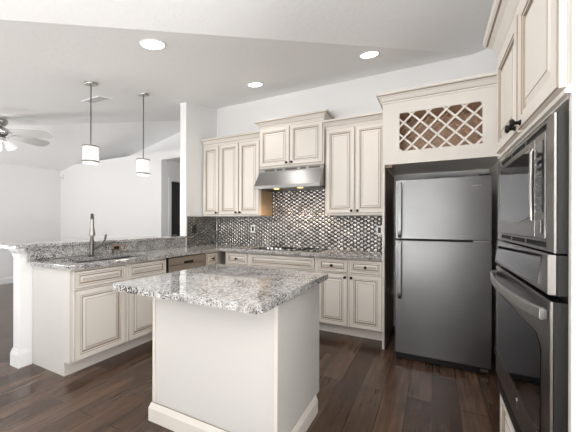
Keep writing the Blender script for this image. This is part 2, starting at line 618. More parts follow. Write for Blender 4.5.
# right unit: two drawers over two doors
x0, x1 = -1.204, -0.458
wd = x1 - x0
m = wd / 2
base_cabinet('base_cabinet', 'cream base cabinet with two drawers over two doors, next to the refrigerator surround', (x0, BF, 0), 0, wd, 0.60, [
    ('drawer', 0.018, m - 0.012, 0.715, 0.858, (m / 2, 0.787)), ('drawer', m + 0.012, wd - 0.018, 0.715, 0.858, (1.5 * m, 0.787)),
    ('door', 0.018, m - 0.012, 0.125, 0.70, (m - 0.035, 0.665)), ('door', m + 0.012, wd - 0.018, 0.125, 0.70, (m + 0.035, 0.665))])
x0, x1 = -2.135, -1.206
wd = x1 - x0
m = wd / 2
base_cabinet('cooktop_base_cabinet', 'wide cream base cabinet with one long plain front under the cooktop', (x0, BF, 0), 0, wd, 0.60, [
    ('false_front', 0.025, wd - 0.025, 0.715, 0.858, None),
    ('door', 0.025, m - 0.012, 0.125, 0.70, (m - 0.035, 0.665)), ('door', m + 0.012, wd - 0.025, 0.125, 0.70, (m + 0.035, 0.665))])
x0, x1 = -2.52, -2.137
wd = x1 - x0
base_cabinet('narrow_base_cabinet', 'narrow cream base cabinet with one drawer on the back wall, left of the cooktop', (x0, BF, 0), 0, wd, 0.60, [
    ('drawer', 0.04, wd - 0.02, 0.715, 0.858, (wd / 2 + 0.01, 0.787)), ('door', 0.04, wd - 0.02, 0.125, 0.70, (wd - 0.06, 0.665))])
# corner unit (drawer front towards +x)
R90 = PI / 2
y0, y1 = 2.915, BF - 0.002
wd = y1 - y0
r = base_cabinet('corner_base_cabinet', 'slim cream corner cabinet with small drawer between dishwasher and back run', (XPF, y0, 0), R90, wd, 0.55, [
    ('drawer', 0.015, 0.205, 0.715, 0.858, (0.11, 0.787)), ('door', 0.015, 0.205, 0.125, 0.70, (0.17, 0.665))])
MB().box(wd + 0.003, wd + 0.6, 0.105, 0.55, 0.115, 0.872).build('corner_carcass', M['cream'], r)
# sink base
y0, y1 = 1.345, 2.300
wd = y1 - y0
r = thing('sink_base_cabinet', 'cream sink base cabinet with a plain white end panel beside the half wall', 'cabinet', (XPF, y0, 0), R90)
b = MB()
b.box(0.019, wd, 0, 0.57, 0.115, 0.60).box(0.019, wd, 0, 0.02, 0.60, 0.874).box(0.019, wd, 0.55, 0.57, 0.60, 0.874).box(wd - 0.019, wd, 0.02, 0.55, 0.60, 0.874)
b.build('body', M['cream'], r)
MB().box(0.019, wd, 0.075, 0.095, 0, 0.1145).build('toe_kick', M['cream'], r)
MB().prism([(0.0, 0.115), (0.075, 0.115), (0.075, 0), (0.582, 0), (0.582, 0.874), (0.0, 0.874)], 'x', 0, 0.0185).build('end_panel', M['island'], r, bevel=0.001)
fronts(r, [('false_front', 0.028, 0.468, 0.715, 0.858, None), ('false_front', 0.50, wd - 0.02, 0.715, 0.858, None),
           ('door', 0.028, 0.468, 0.125, 0.70, None), ('door', 0.50, wd - 0.02, 0.125, 0.70, None)])

# dishwasher
y0, y1 = 2.306, 2.911
wd = y1 - y0
r = thing('dishwasher', 'stainless steel dishwasher built in under the counter right of the sink', 'dishwasher', (XPF, y0, 0), R90)
MB().box(0.002, wd - 0.002, 0.0, 0.56, 0.02, 0.868).build('body', M['dark'], r)
MB().box(0.012, wd - 0.006, -0.022, -0.001, 0.12, 0.775).build('door', M['dw_steel'], r, bevel=0.003)
cp = MB().box(0.012, wd - 0.006, -0.024, -0.001, 0.78, 0.862).build('control_panel', M['dw_steel'], r, bevel=0.004)
MB().box(wd / 2 - 0.075, wd / 2 + 0.075, -0.0255, -0.0245, 0.782, 0.81).build('pocket_handle', M['void'], r)
MB().box(0.02, wd - 0.02, 0.05, 0.07, 0.021, 0.10).build('toe_grille', M['dark'], r)

# ------------------------------------------------------------------ countertops
def slab(outer, holes, z0, z1):
    mb = MB()
    bm = mb.bm
    edges = []
    for loop in [outer] + holes:
        vs = [bm.verts.new((x, y, z1)) for x, y in loop]
        edges += [bm.edges.new((vs[i], vs[(i + 1) % len(vs)])) for i in range(len(vs))]
    res = bmesh.ops.triangle_fill(bm, use_beauty=True, use_dissolve=False, edges=edges)
    faces = [f for f in res['geom'] if isinstance(f, bmesh.types.BMFace)]
    ex = bmesh.ops.extrude_face_region(bm, geom=faces)
    for v in ex['geom']:
        if isinstance(v, bmesh.types.BMVert):
            v.co.z = z0
    return mb


def rrect(x0, x1, y0, y1, r, n=5):
    p = []
    for cx, cy, a0 in ((x1 - r, y0 + r, -PI / 2), (x1 - r, y1 - r, 0), (x0 + r, y1 - r, PI / 2), (x0 + r, y0 + r, PI)):
        for i in range(n + 1):
            a = a0 + PI / 2 * i / n
            p.append((cx + r * math.cos(a), cy + r * math.sin(a)))
    return p


SX0, SX1, SY0, SY1 = -3.065, -2.70, 1.45, 2.21
cout = [(-3.181, 1.312), (-2.60, 1.312), (-2.578, 1.334), (-2.578, 3.138), (-0.459, 3.138), (-0.459, 3.785), (-3.1735, 3.785), (-3.1735, 3.135), (-3.181, 3.135)]
o = slab(cout, [rrect(SX0, SX1, SY0, SY1, 0.05)[::-1]], 0.876, 0.914).build('countertop', M['granite'], bevel=0.007)
tag(o, 'L-shaped speckled grey granite countertop along back wall and sink peninsula', 'countertop')
o = MB().box(-3.2115, -3.183, 1.30, 3.128, 0.9155, 1.033).build('granite_upstand', M['granite'], bevel=0.002)
tag(o, 'low granite upstand behind the sink, below the raised bar', 'backsplash')
o = slab([(-3.60, 1.20), (-3.56, 1.165), (-3.19, 1.165), (-3.152, 1.20), (-3.152, 3.128), (-3.60, 3.128)], [], 1.0355, 1.067).build('bar_top', M['granite'], bevel=0.006)
tag(o, 'narrow raised granite bar top on the half wall behind the sink', 'countertop')

# ------------------------------------------------------------------ tile backsplash (domed hexagons, one sheet per wall)
def hex_sheet(length, height, keep=None):
    mb = MB()
    s = 0.0306
    cw, rh = 1.42 * s, math.sqrt(3) * s
    nx = int(length / cw) + 2
    nz = int(height / rh) + 2
    for i in range(nx):
        for j in range(nz):
            cx = i * cw
            cz = j * rh + (rh / 2 if i % 2 else 0)
            if cx + s * 0.8 < 0.006 or cx - s * 0.8 > length - 0.006 or cz + rh * 0.42 < 0.006 or cz - rh * 0.42 > height - 0.006:
                continue
            if keep and not keep(cx, cz):
                continue
            rings = []
            tx, tz = random.uniform(-0.0006, 0.0006), random.uniform(-0.0006, 0.0006)
            for fr, d in ((0.94, 0.0), (0.90, -0.0030), (0.68, -0.0062), (0.36, -0.0082)):
                ring = []
                for q in range(6):
                    a = q * PI / 3
                    px = min(max(cx + 0.90 * s * fr * math.cos(a), 0), length)
                    pz = min(max(cz + s * fr * math.sin(a), 0), 0.432 if keep and cz < 0.432 and not 1.034 < cx < 1.958 else height)
                    ring.append(mb.bm.verts.new((px, d + tx * math.cos(a) + tz * math.sin(a), pz)))
                rings.append(ring)
            for A, B in zip(rings, rings[1:]):
                for q in range(6):
                    mb.face([A[q], A[(q + 1) % 6], B[(q + 1) % 6], B[q]])
            c = mb.bm.verts.new((min(max(cx, 0), length), -0.0088, min(max(cz, 0), height)))
            for q in range(6):
                mb.face([rings[-1][q], rings[-1][(q + 1) % 6], c])
    return mb


TZ0 = 0.9155
r = thing('tile_backsplash', 'shiny metallic hexagon tile backsplash covering the back wall', 'backsplash', (-3.167, YB - 0.0045, TZ0))
MB().box(0, 2.703, 0, 0.004, 0, 0.432).build('backing', M['grout'], r)
MB().box(1.031, 1.961, 0, 0.004, 0.4325, 0.825).build('backing', M['grout'], r)
hex_sheet(2.703, 0.825, lambda x, z: z < 0.432 or 1.034 < x < 1.958).build('tiles', M['tile'], r, smooth=True)
r = thing('tile_backsplash', 'short strip of metallic hexagon tile on the partition left of the corner', 'backsplash', (XW + 0.0045, 3.15, TZ0), R90)
MB().box(0, 0.632, 0, 0.004, 0, 0.432).build('backing', M['grout'], r)
hex_sheet(0.632, 0.432).build('tiles', M['tile'], r, smooth=True)


def outlet(label, loc, rz, plate, group, slot):
    r = thing('wall_outlet', label, 'outlet', loc, rz, group)
    MB().box(-0.036, 0.036, -0.006, 0, -0.058, 0.058).build('plate', plate, r, bevel=0.003)
    MB().box(-0.017, 0.017, -0.0085, -0.0065, -0.034, 0.034).build('socket', slot, r, bevel=0.001)


yo = YB - 0.0145
outlet('white outlet with dark socket on tile left of the cooktop', (-2.465, yo, 1.165), 0, M['white_plastic'], 'outlets on the tile', M['dark'])
outlet('white outlet with dark socket on tile by the refrigerator surround', (-0.60, yo, 1.17), 0, M['white_plastic'], 'outlets on the tile', M['dark'])
outlet('dark bronze outlet on the tiled partition beside the corner', (XW + 0.0145, 3.285, 1.165), R90, M['grout'], 'outlets on the tile', M['dark'])
r = thing('wall_outlet', 'tan sideways outlet on the granite upstand behind the sink', 'outlet', (-3.1825, 2.10, 0.977), R90)
MB().box(-0.058, 0.058, -0.005, 0, -0.036, 0.036).build('plate', M['bronze_plate'], r, bevel=0.002)
MB().box(-0.03, 0.03, -0.0075, -0.0055, -0.016, 0.016).build('socket', M['dark'], r)

# ------------------------------------------------------------------ wall cabinets
UD = 0.325
UF = YB - 0.002 - UD


def wall_cabinet(label, x0, x1, z0, z1, doors, yf, crown_z, path, side=None):
    r = thing('wall_cabinet', label, 'cabinet', (x0, yf, z0), 0, 'wall cabinets on the back wall')
    wd = x1 - x0
    MB().box(0, wd, 0, YB - 0.002 - yf, 0, z1 - z0).build('body', M['cream'], r, bevel=0.0015)
    fronts(r, [('door', a, b, 0.022, z1 - z0 - 0.03, (kx, 0.05)) for a, b, kx in doors])
    crown_at(path, z1 - z0 - 0.002, r)
    return r


wd = 1.024
x0 = -3.166
dw = 0.34
wr = wall_cabinet('cream wall cabinet with three doors left of the range hood', x0, x0 + wd, 1.355, 2.43,
             [(0.012, 0.305, 0.275), (0.325, 0.663, 0.633), (0.673, 1.011, 0.703)], UF, 0, [(0.0, 0.0), (wd, 0.0), (wd, UD - 0.004)])
MB().box(wd + 0.0005, wd + 0.004, 0.012, UD - 0.002, 0, 0.64).build('side_panel', M['birch'], wr)
x0, x1 = -2.138, -1.206
wd = x1 - x0
YM = YB - 0.002 - 0.36
wall_cabinet('short raised cream wall cabinet with two doors above the range hood', x0 + 0.003, x1 - 0.003, 1.992, 2.55,
             [(0.012, wd / 2 - 0.006, wd / 2 - 0.04), (wd / 2 + 0.0, wd - 0.018, wd / 2 + 0.035)], YM, 0, [(0, 0.355), (0, 0), (wd - 0.006, 0), (wd - 0.006, 0.355)])
x0, x1 = -1.200, -0.459
wd = x1 - x0
wall_cabinet('cream wall cabinet with two doors beside the refrigerator surround', x0, x1, 1.355, 2.43,
             [(0.014, wd / 2 - 0.006, wd / 2 - 0.036), (wd / 2 + 0.006, wd - 0.014, wd / 2 + 0.036)], UF, 0, [(0, UD - 0.004), (0.0, 0.0), (wd, 0.0)])

# ------------------------------------------------------------------ range hood
r = thing('range_hood', 'stainless steel under-cabinet range hood over the cooktop', 'range hood', (-1.672, YB - 0.014, 1.70))
HW = 0.462
prof = [(0.0, 0.29), (-0.345, 0.29), (-0.358, 0.283), (-0.358, 0.235), (-0.488, 0.048), (-0.494, 0.04), (-0.494, 0.0), (-0.48, 0.0), (-0.48, 0.018), (0.0, 0.018)]
MB().prism(prof, 'x', -HW, HW).build('hood_body', M['steel'], r, bevel=0.003)
MB().box(-HW + 0.02, HW - 0.02, -0.46, -0.03, 0.004, 0.0175).build('filter', M['pewter'], r)
for sx in (-0.17, 0.17):
    o = MB().lathe([(0.0, -0.002), (0.036, -0.002), (0.036, 0.0)], (sx, -0.40, 0.0035), 'z', 20).build('hood_lamp', M['warm_lamp'], r)
    ld = bpy.data.lights.new('hood_lamp_light', 'SPOT')
    ld.energy = 9
    ld.color = (1.0, 0.72, 0.42)
    ld.spot_size = 2.4
    ld.spot_blend = 0.6
    ld.shadow_soft_size = 0.03
    lo = bpy.data.objects.new('hood_lamp_light', ld)
    C.objects.link(lo)
    lo.parent = r
    lo.location = (sx, -0.40, -0.01)
for cx, hw in ((-0.30, 0.075), (-0.15, 0.04), (0.02, 0.085), (0.19, 0.04), (0.34, 0.075)):
    MB().box(cx - hw, cx + hw, -0.3595, -0.3583, 0.246, 0.272).build('vent', M['pewter'], r)

# ------------------------------------------------------------------ cooktop
r = thing('cooktop', 'black glass electric cooktop set into the granite below the hood', 'cooktop', (-1.672, 3.445, 0.9145))
MB().box(-0.455, 0.455, -0.25, 0.25, 0, 0.006).build('trim_frame', M['steel'], r, bevel=0.002)
MB().box(-0.445, 0.445, -0.24, 0.24, 0.0062, 0.010).build('glass_top', M['glass_black'], r, bevel=0.001)
for cx, cy, rr in ((-0.28, -0.10, 0.085), (-0.28, 0.12, 0.07), (0.22, -0.10, 0.07), (0.22, 0.12, 0.09), (-0.03, 0.04, 0.11)):
    MB().lathe([(rr, 0.0102), (rr, 0.0106), (rr - 0.006, 0.0106), (rr - 0.006, 0.0102)], (cx, cy, 0), 'z', 32).build('burner_ring', M['pewter'], r)
for i in range(4):
    MB().lathe([(0.019, 0.0102), (0.019, 0.02), (0.015, 0.032), (0.0, 0.033)], (-0.21 + 0.06 * i, -0.205, 0), 'z', 16).build('control_knob', M['bright_steel'], r, smooth=True)

# ------------------------------------------------------------------ sink and faucet
r = thing('kitchen_sink', 'undermount double-bowl steel sink in the peninsula counter', 'sink', (0, 0, 0))
ym = (SY0 + SY1) / 2 - 0.03
for y0, y1 in ((SY0 - 0.008, ym - 0.012), (ym + 0.012, SY1 + 0.008)):
    b = MB()
    lo_ = rrect(SX0 + 0.02, SX1 - 0.02, y0 + 0.02, y1 - 0.02, 0.05)
    hi_ = rrect(SX0 - 0.008, SX1 + 0.008, y0, y1, 0.055)
    A = [b.bm.verts.new((x, y, 0.8755)) for x, y in hi_]
    B = [b.bm.verts.new((x, y, 0.70)) for x, y in lo_]
    n = len(A)
    for i in range(n):
        b.face([A[i], A[(i + 1) % n], B[(i + 1) % n], B[i]])
    b.face(B)
    o = b.build('bowl', M['sink_steel'], r, smooth=True)
    so = o.modifiers.new('thick', 'SOLIDIFY')
    so.thickness = 0.002
    MB().lathe([(0.045, 0.7005), (0.045, 0.703), (0.03, 0.7035), (0.0, 0.702)], ((SX0 + SX1) / 2, (y0 + y1) / 2, 0), 'z', 20).build('drain', M['bright_steel'], r)
MB().box(SX0 + 0.0, SX1 - 0.0, ym - 0.010, ym + 0.010, 0.80, 0.872).build('divider', M['sink_steel'], r, bevel=0.004)

r = thing('faucet', 'brushed nickel pull-down faucet with side lever behind the sink', 'faucet', (-3.10, 1.79, 0.9145), -0.5)
MB().lathe([(0.028, 0), (0.028, 0.006), (0.019, 0.012), (0.0165, 0.02), (0.020, 0.10), (0.019, 0.16), (0.015, 0.172)], (0, 0, 0), 'z', 20).build('base', M['pewter'], r, smooth=True)
MB().tube([(0, 0, 0.17), (0.0, 0, 0.35), (0.006, 0, 0.39), (0.024, 0, 0.415), (0.048, 0, 0.42), (0.066, 0, 0.405), (0.073, 0, 0.375)], [0.015] * 7, 14).build('spout', M['pewter'], r, smooth=True)
MB().lathe([(0.015, 0.375), (0.0165, 0.30), (0.027, 0.240), (0.029, 0.215), (0.018, 0.21)][::-1], (0.074, 0, 0), 'z', 18).build('spray_head', M['chrome'], r, smooth=True)
MB().tube([(0, 0.012, 0.075), (0.01, 0.045, 0.095), (0.02, 0.085, 0.125), (0.03, 0.11, 0.165), (0.035, 0.12, 0.22)], [0.014, 0.012, 0.010, 0.009, 0.0105], 10).build('lever', M['pewter'], r, smooth=True)
r = thing('soap_dispenser', 'small dark soap dispenser behind the sink, right of the faucet', 'soap dispenser', (-3.11, 2.02, 0.9145))
MB().lathe([(0.02, 0), (0.02, 0.008), (0.011, 0.014), (0.010, 0.04), (0.014, 0.045), (0.014, 0.058), (0.0, 0.06)], (0, 0, 0), 'z', 16).build('body', M['pewter'], r, smooth=True)
MB().tube([(0, 0, 0.052), (0.035, 0.01, 0.056), (0.07, 0.02, 0.045)], 0.006, 8).build('nozzle', M['pewter'], r, smooth=True)

# ------------------------------------------------------------------ island
r = thing('kitchen_island', 'cream kitchen island base with plain panels and base moulding under a granite top', 'island', (0, 0, 0))
IX0, IX1, IY0, IY1 = -1.608, -0.705, 1.308, 1.92
MB().box(IX0 + 0.012, IX1 - 0.012, IY0 + 0.012, IY1 - 0.001, 0.10, 0.874).box(IX0 + 0.012, IX1 - 0.012, IY0 + 0.012, IY1 - 0.075, 0, 0.10).build('body', M['cream'], r)
MB().box(IX0, IX1, IY0 + 0.004, IY0 + 0.0115, 0.0, 0.874).build('front_panel', M['island'], r)
MB().prism([(IY0 + 0.0118, 0), (IY1 - 0.075, 0), (IY1 - 0.075, 0.10), (IY1, 0.10), (IY1, 0.874), (IY0 + 0.0118, 0.874)], 'x', IX1 - 0.0115, IX1).build('side_panel', M['island'], r)
MB().prism([(IY0 + 0.0118, 0), (IY1 - 0.075, 0), (IY1 - 0.075, 0.10), (IY1, 0.10), (IY1, 0.874), (IY0 + 0.0118, 0.874)], 'x', IX0, IX0 + 0.0115).build('side_panel', M['island'], r)
for xa, xb in ((IX0 - 0.003, IX0 + 0.018), (IX1 - 0.018, IX1 + 0.003)):
    MB().box(xa, xb, IY0 - 0.003, IY0 + 0.0038, 0.0, 0.874).build('corner_trim', M['cream'], r, bevel=0.0015)
bp = [(0, 0), (0.016, 0), (0.016, 0.082), (0.012, 0.092), (0.005, 0.112), (0, 0.112)]
MB().sweep([(IX0 - 0.003, IY1 - 0.075), (IX0 - 0.003, IY0 - 0.003), (IX1 + 0.003, IY0 - 0.003), (IX1 + 0.003, IY1 - 0.075)], bp).build('base_moulding', M['cream'], r)
MB().box(IX0 - 0.001, IX1 + 0.001, IY0 - 0.0045, IY0 - 0.003, 0.113, 0.1165).build('glaze_line', M['glaze'], r)
for a, b_ in ((IX0 + 0.03, (IX0 + IX1) / 2 - 0.01), ((IX0 + IX1) / 2 + 0.01, IX1 - 0.03)):
    d = front_mb(b_ - a, 0.72).build('door', CG, r, (b_, IY1 + 0.0005, 0.13))
    d.rotation_euler = (0, 0, PI)
    knob(d, 0.04 if a < -1.3 else b_ - a - 0.04, 0.66)
o = slab(rrect(-1.642, -0.650, 1.055, 1.955, 0.018), [], 0.8755, 0.914).build('island_countertop', M['granite'], bevel=0.008)
tag(o, 'square speckled granite top on the kitchen island, overhanging towards the viewer', 'countertop')

# ------------------------------------------------------------------ refrigerator surround with wine lattice
EX0, EX1, EY = -0.457, 0.56, 3.056
r = thing('refrigerator_surround', 'tall cream refrigerator surround with diagonal wine lattice in its header', 'cabinet', (0, 0, 0))
MB().box(EX0, EX0 + 0.02, EY, YB - 0.002, 0, 2.446).build('side_panel', [M['cream']], r)
MB().box(EX1 - 0.02, EX1, EY, YB - 0.002, 0, 2.446).build('side_panel', [M['cream']], r)
LX0, LX1, LZ0, LZ1 = -0.299, 0.384, 1.963, 2.333
h = MB()
for a, b_, c, d in ((EX0 + 0.0203, LX0, 1.84, 2.446), (LX1, EX1 - 0.0203, 1.84, 2.446), (LX0, LX1, 1.84, LZ0), (LX0, LX1, LZ1, 2.446)):
    h.box(a, b_, EY, EY + 0.02, c, d)
h.build('header_frame', M['cream'], r)
MB().box(EX0 + 0.0203, EX1 - 0.0203, EY + 0.0205, YB - 0.004, 1.845, 1.862).build('header_floor', M['cream'], r)
MB().box(EX0 + 0.022, EX0 + 0.09, EY + 0.021, EY + 0.09, 1.815, 1.8445).build('wood_block', M['raw_wood'], r)
MB().box(EX0 + 0.0203, EX0 + 0.024, EY + 0.03, YB - 0.004, 0.0, 1.814).build('panel_lining', M['raw_wood'], r)
lb = MB()
lb.box(LX0 - 0.015, LX1 + 0.015, EY + 0.34, EY + 0.35, LZ0 - 0.015, LZ1 + 0.015)
lb.box(LX0 - 0.015, LX0 - 0.005, EY + 0.0225, EY + 0.34, LZ0 - 0.015, LZ1 + 0.015)
lb.box(LX1 + 0.005, LX1 + 0.015, EY + 0.0225, EY + 0.34, LZ0 - 0.015, LZ1 + 0.015)
lb.box(LX0 - 0.015, LX1 + 0.015, EY + 0.0225, EY + 0.34, LZ0 - 0.025, LZ0 - 0.015)
lb.box(LX0 - 0.015, LX1 + 0.015, EY + 0.0225, EY + 0.34, LZ1 + 0.015, LZ1 + 0.025)
lb.build('wine_box', M['lattice_wood'], r)


def diag_strips(mb, x0, x1, z0, z1, pitch, width, ya, yb, sgn, off):
    """45 degree strips clipped to the rectangle"""
    c = off
    lo, hi = -3.0, 3.0
    t = lo
    R = [(x0, z0), (x1, z0), (x1, z1), (x0, z1)]
    while t < hi:
        e = width / 2 * math.sqrt(2)
        c0 = off + t
        P = clip(R, lambda x, z: (z - sgn * x) - (c0 - e))
        if P:
            P = clip(P, lambda x, z: (c0 + e) - (z - sgn * x))
        if len(P) > 2:
            mb.prism(P, 'y', ya, yb)
        t += pitch
    return mb


pz = 0.146
diag_strips(MB(), LX0, LX1, LZ0, LZ1, pz, 0.017, EY + 0.004, EY + 0.011, 1, 2.333 + 0.245).build('lattice', M['cream'], r)
diag_strips(MB(), LX0, LX1, LZ0, LZ1, pz, 0.017, EY + 0.0112, EY + 0.018, -1, 2.333 - 0.275).build('lattice', M['cream'], r)
diag_strips(MB(), LX0, LX1, LZ0, LZ1, pz, 0.010, EY + 0.19, EY + 0.20, 1, 2.333 + 0.245).build('rear_lattice', M['lattice_wood'], r)
diag_strips(MB(), LX0, LX1, LZ0, LZ1, pz, 0.010, EY + 0.2005, EY + 0.21, -1, 2.333 - 0.275).build('rear_lattice', M['lattice_wood'], r)
crown_at([(EX0, YB - 0.35 - 0.02), (EX0, EY), (EX1, EY), (EX1, YB - 0.3)], 2.444, r, 1.0, 1.17)

# ------------------------------------------------------------------ refrigerator
r = thing('refrigerator', 'stainless steel top-freezer refrigerator inside the cream surround', 'refrigerator', (0.056, 2.905, 0), 0)
FW = 0.375
MB().box(-FW + 0.004, FW - 0.004, 0.075, 0.80, 0.045, 1.655).build('body', M['dark'], r, bevel=0.006)


def door_slab(z0, z1):
    pts = []
    for i in range(13):
        t = -1 + 2 * i / 12
        pts.append((t * FW, -0.006 * (1 - t * t)))
    pts += [(FW, 0.07), (-FW, 0.07)]
    return MB().prism(pts, 'z', z0, z1)


fd = door_slab(1.116, 1.66).build('freezer_door', M['fridge_steel'], r, bevel=0.006, smooth=True)
rd = door_slab(0.062, 1.104).build('refrigerator_door', M['fridge_steel'], r, bevel=0.006, smooth=True)


def handle(z0, z1, parent):
    b = MB()
    x0, x1 = -FW + 0.026, -FW + 0.058
    b.prism([(-0.005, z0), (-0.045, z0 + 0.03), (-0.05, z0 + 0.06), (-0.05, z1 - 0.02), (-0.045, z1), (-0.005, z1), (-0.005, z1 - 0.03), (-0.028, z1 - 0.03), (-0.028, z0 + 0.07), (-0.005, z0 + 0.05)], 'x', x0, x1)
    b.build('handle', M['fridge_steel'], parent, bevel=0.003)


handle(1.125, 1.63, fd)
handle(0.56, 1.095, rd)
bd = MB().box(0.235, 0.283, -0.0052, -0.0042, 1.575, 1.583).box(0.288, 0.292, -0.005, -0.004, 1.572, 1.585).box(0.296, 0.307, -0.005, -0.004, 1.575, 1.583).build('badge', M['bright_steel'], fd)
MB().box(FW - 0.09, FW - 0.012, 0.002, 0.06, 1.6605, 1.675).build('hinge_cover', M['dark'], r, bevel=0.004)
MB().box(FW - 0.13, FW - 0.01, 0.0, 0.05, 1.1045, 1.1155).build('middle_hinge', M['bright_steel'], r)
MB().box(-FW + 0.01, FW - 0.01, 0.012, 0.074, 0.012, 0.058).build('toe_grille', M['dark'], r)
for sx in (-FW + 0.03, FW - 0.03):
    MB().lathe([(0.015, 0), (0.015, 0.0118)], (sx, 0.045, 0), 'z', 14).build('foot', M['dark'], r)
MB().box(FW - 0.075, FW - 0.02, 0.004, 0.0118, 0.03, 0.048).build('roller_cover', M['bright_steel'], r)

# ------------------------------------------------------------------ oven tower
TX, TYF, TYN = 0.308, 1.83, 0.967
TW = TYF - TYN
RN = -PI / 2
r = thing('oven_tower_cabinet', 'tall cream cabinet housing microwave and wall oven at the right edge', 'cabinet', (TX, TYF, 0), RN)
TD = XR - TX - 0.004
HX0, HX1 = TYF - 1.728, TYF - 0.991       # appliance opening in local x
MB().box(0, TW - 0.0195, 0, TD, 0.1, 0.50).build('lower_box', M['cream'], r)
MB().box(0, TW - 0.0195, 0, TD, 1.585, 2.10).build('upper_box', M['cream'], r)
MB().box(0, HX0 - 0.008, 0, TD, 0.5005, 1.5845).build('far_stile', M['cream'], r)
MB().box(TW - 0.019, TW, 0, TD, 0.0, 2.10).build('end_panel', M['island'], r, bevel=0.002)
MB().box(0, TW - 0.0195, 0.07, 0.09, 0.0, 0.0995).build('toe_kick', M['cream'], r)
fronts(r, [('door', 0.018, 0.418, 1.618, 2.075, (0.402, 1.637)), ('door', 0.436, TW - 0.03, 1.618, 2.075, (0.478, 1.637)),
           ('drawer_front', 0.145, TW - 0.05, 0.13, 0.464, None)])
MB().sweep([(0.0, 0.0), (TW, 0.0)], [(0, 1.59), (0.012, 1.592), (0.014, 1.602), (0.006, 1.612), (0.0, 1.614)]).build('light_rail', M['cream'], r)
crown_at([(0, TD - 0.01), (0, 0), (TW, 0), (TW, TD - 0.01)], 2.09, r, 1.15, 1.9)

# microwave with trim kit (local: x along the tower from far to near, -y out of the cabinet)
AX, AW = TYF - 1.732, 0.745
r = thing('microwave', 'built-in stainless microwave with vented trim frame above the wall oven', 'microwave', (TX, TYF, 0), RN)
OUT = -0.027
MB().box(AX + 0.012, AX + AW - 0.008, 0.004, 0.40, 1.20, 1.55).build('body', M['dark'], r)
MB().box(AX, AX + AW, -0.0215, 0.003, 1.188, 1.553).build('frame_side', M['dark'], r)
f = MB()
zb, zt = 1.188, 1.553
X0, X1 = AX, AX + AW
ix0, ix1, iz0, iz1 = X0 + 0.071, X1 - 0.063, 1.221, 1.522
for a, b_, c, d in ((X0, ix0, zb, zt), (ix1, X1, zb, zt), (ix0, ix1, zb, zb + 0.010), (ix0, ix1, zt - 0.010, zt), (ix0, ix1, iz0 - 0.008, iz0), (ix0, ix1, iz1, iz1 + 0.005)):
    f.box(a, b_, OUT, -0.022, c, d)
f.build('trim_frame', M['oven_steel'], r, bevel=0.0015)
MB().box(X1 - 0.005, X1 + 0.0005, OUT - 0.001, OUT + 0.003, zb, zt).build('edge_strip', M['chrome'], r)
for za, zc in ((zb + 0.0105, iz0 - 0.0085), (iz1 + 0.0055, zt - 0.0105)):
    vr = MB().box(ix0 + 0.001, ix1 - 0.001, -0.0235, -0.0217, za, zc).build('vent_recess', M['void'], r)
    for q in (0.33, 0.66):
        xx = ix0 + (ix1 - ix0) * q
        MB().box(xx - 0.004, xx + 0.004, OUT + 0.0005, -0.0237, za, zc).build('vent_rib', M['oven_steel'], vr)
split = ix1 - 0.092
d = MB().box(ix0 + 0.002, split - 0.002, OUT - 0.004, -0.022, iz0 + 0.001, iz1 - 0.001).build('door', M['oven_steel'], r, bevel=0.003)
# dark window with bowed lower edge
wp = [(ix0 + 0.03, iz1 - 0.02), (ix0 + 0.03, iz0 + 0.065)]
for i in range(9):
    t = i / 8
    wp.append((ix0 + 0.03 + (split - 0.035 - ix0 - 0.03) * t, iz0 + 0.065 - 0.02 * math.sin(PI * t)))
wp += [(split - 0.035, iz1 - 0.02)]
MB().prism(wp, 'y', OUT - 0.0065, OUT - 0.0045).build('window', M['glass_black'], d)
MB().box(ix0 + 0.018, ix0 + 0.024, OUT - 0.0062, OUT - 0.0045, iz0 + 0.06, iz1 - 0.02).build('window_edge', M['bright_steel'], d)
MB().tube([(split - 0.008, OUT - 0.004, iz1 - 0.03), (split - 0.008, OUT - 0.009, iz1 - 0.036), (split - 0.008, OUT - 0.010, (iz0 + iz1) / 2), (split - 0.008, OUT - 0.009, iz0 + 0.056), (split - 0.008, OUT - 0.004, iz0 + 0.05)], 0.0055, 10).build('handle', M['chrome'], d, smooth=True)
cp = MB().box(split + 0.001, ix1 - 0.002, OUT - 0.003, -0.022, iz0 + 0.001, iz1 - 0.001).build('control_panel', M['oven_steel'], r, bevel=0.002)
MB().box(split + 0.012, ix1 - 0.014, OUT - 0.0048, OUT - 0.0033, iz0 + 0.075, iz1 - 0.02).build('keypad', M['glass_black'], cp)
kb = MB()
for i in range(8):
    for j in range(3):
        kb.box(split + 0.016 + j * 0.020, split + 0.030 + j * 0.020, OUT - 0.0058, OUT - 0.005, iz0 + 0.085 + i * 0.020, iz0 + 0.097 + i * 0.020)
kb.build('key_grid', mat('grey_key', (92, 92, 94), 0.5), cp)
MB().box(split + 0.02, ix1 - 0.022, OUT - 0.007, OUT - 0.0035, iz0 + 0.015, iz0 + 0.055).build('open_button', M['oven_steel'], cp, bevel=0.003)

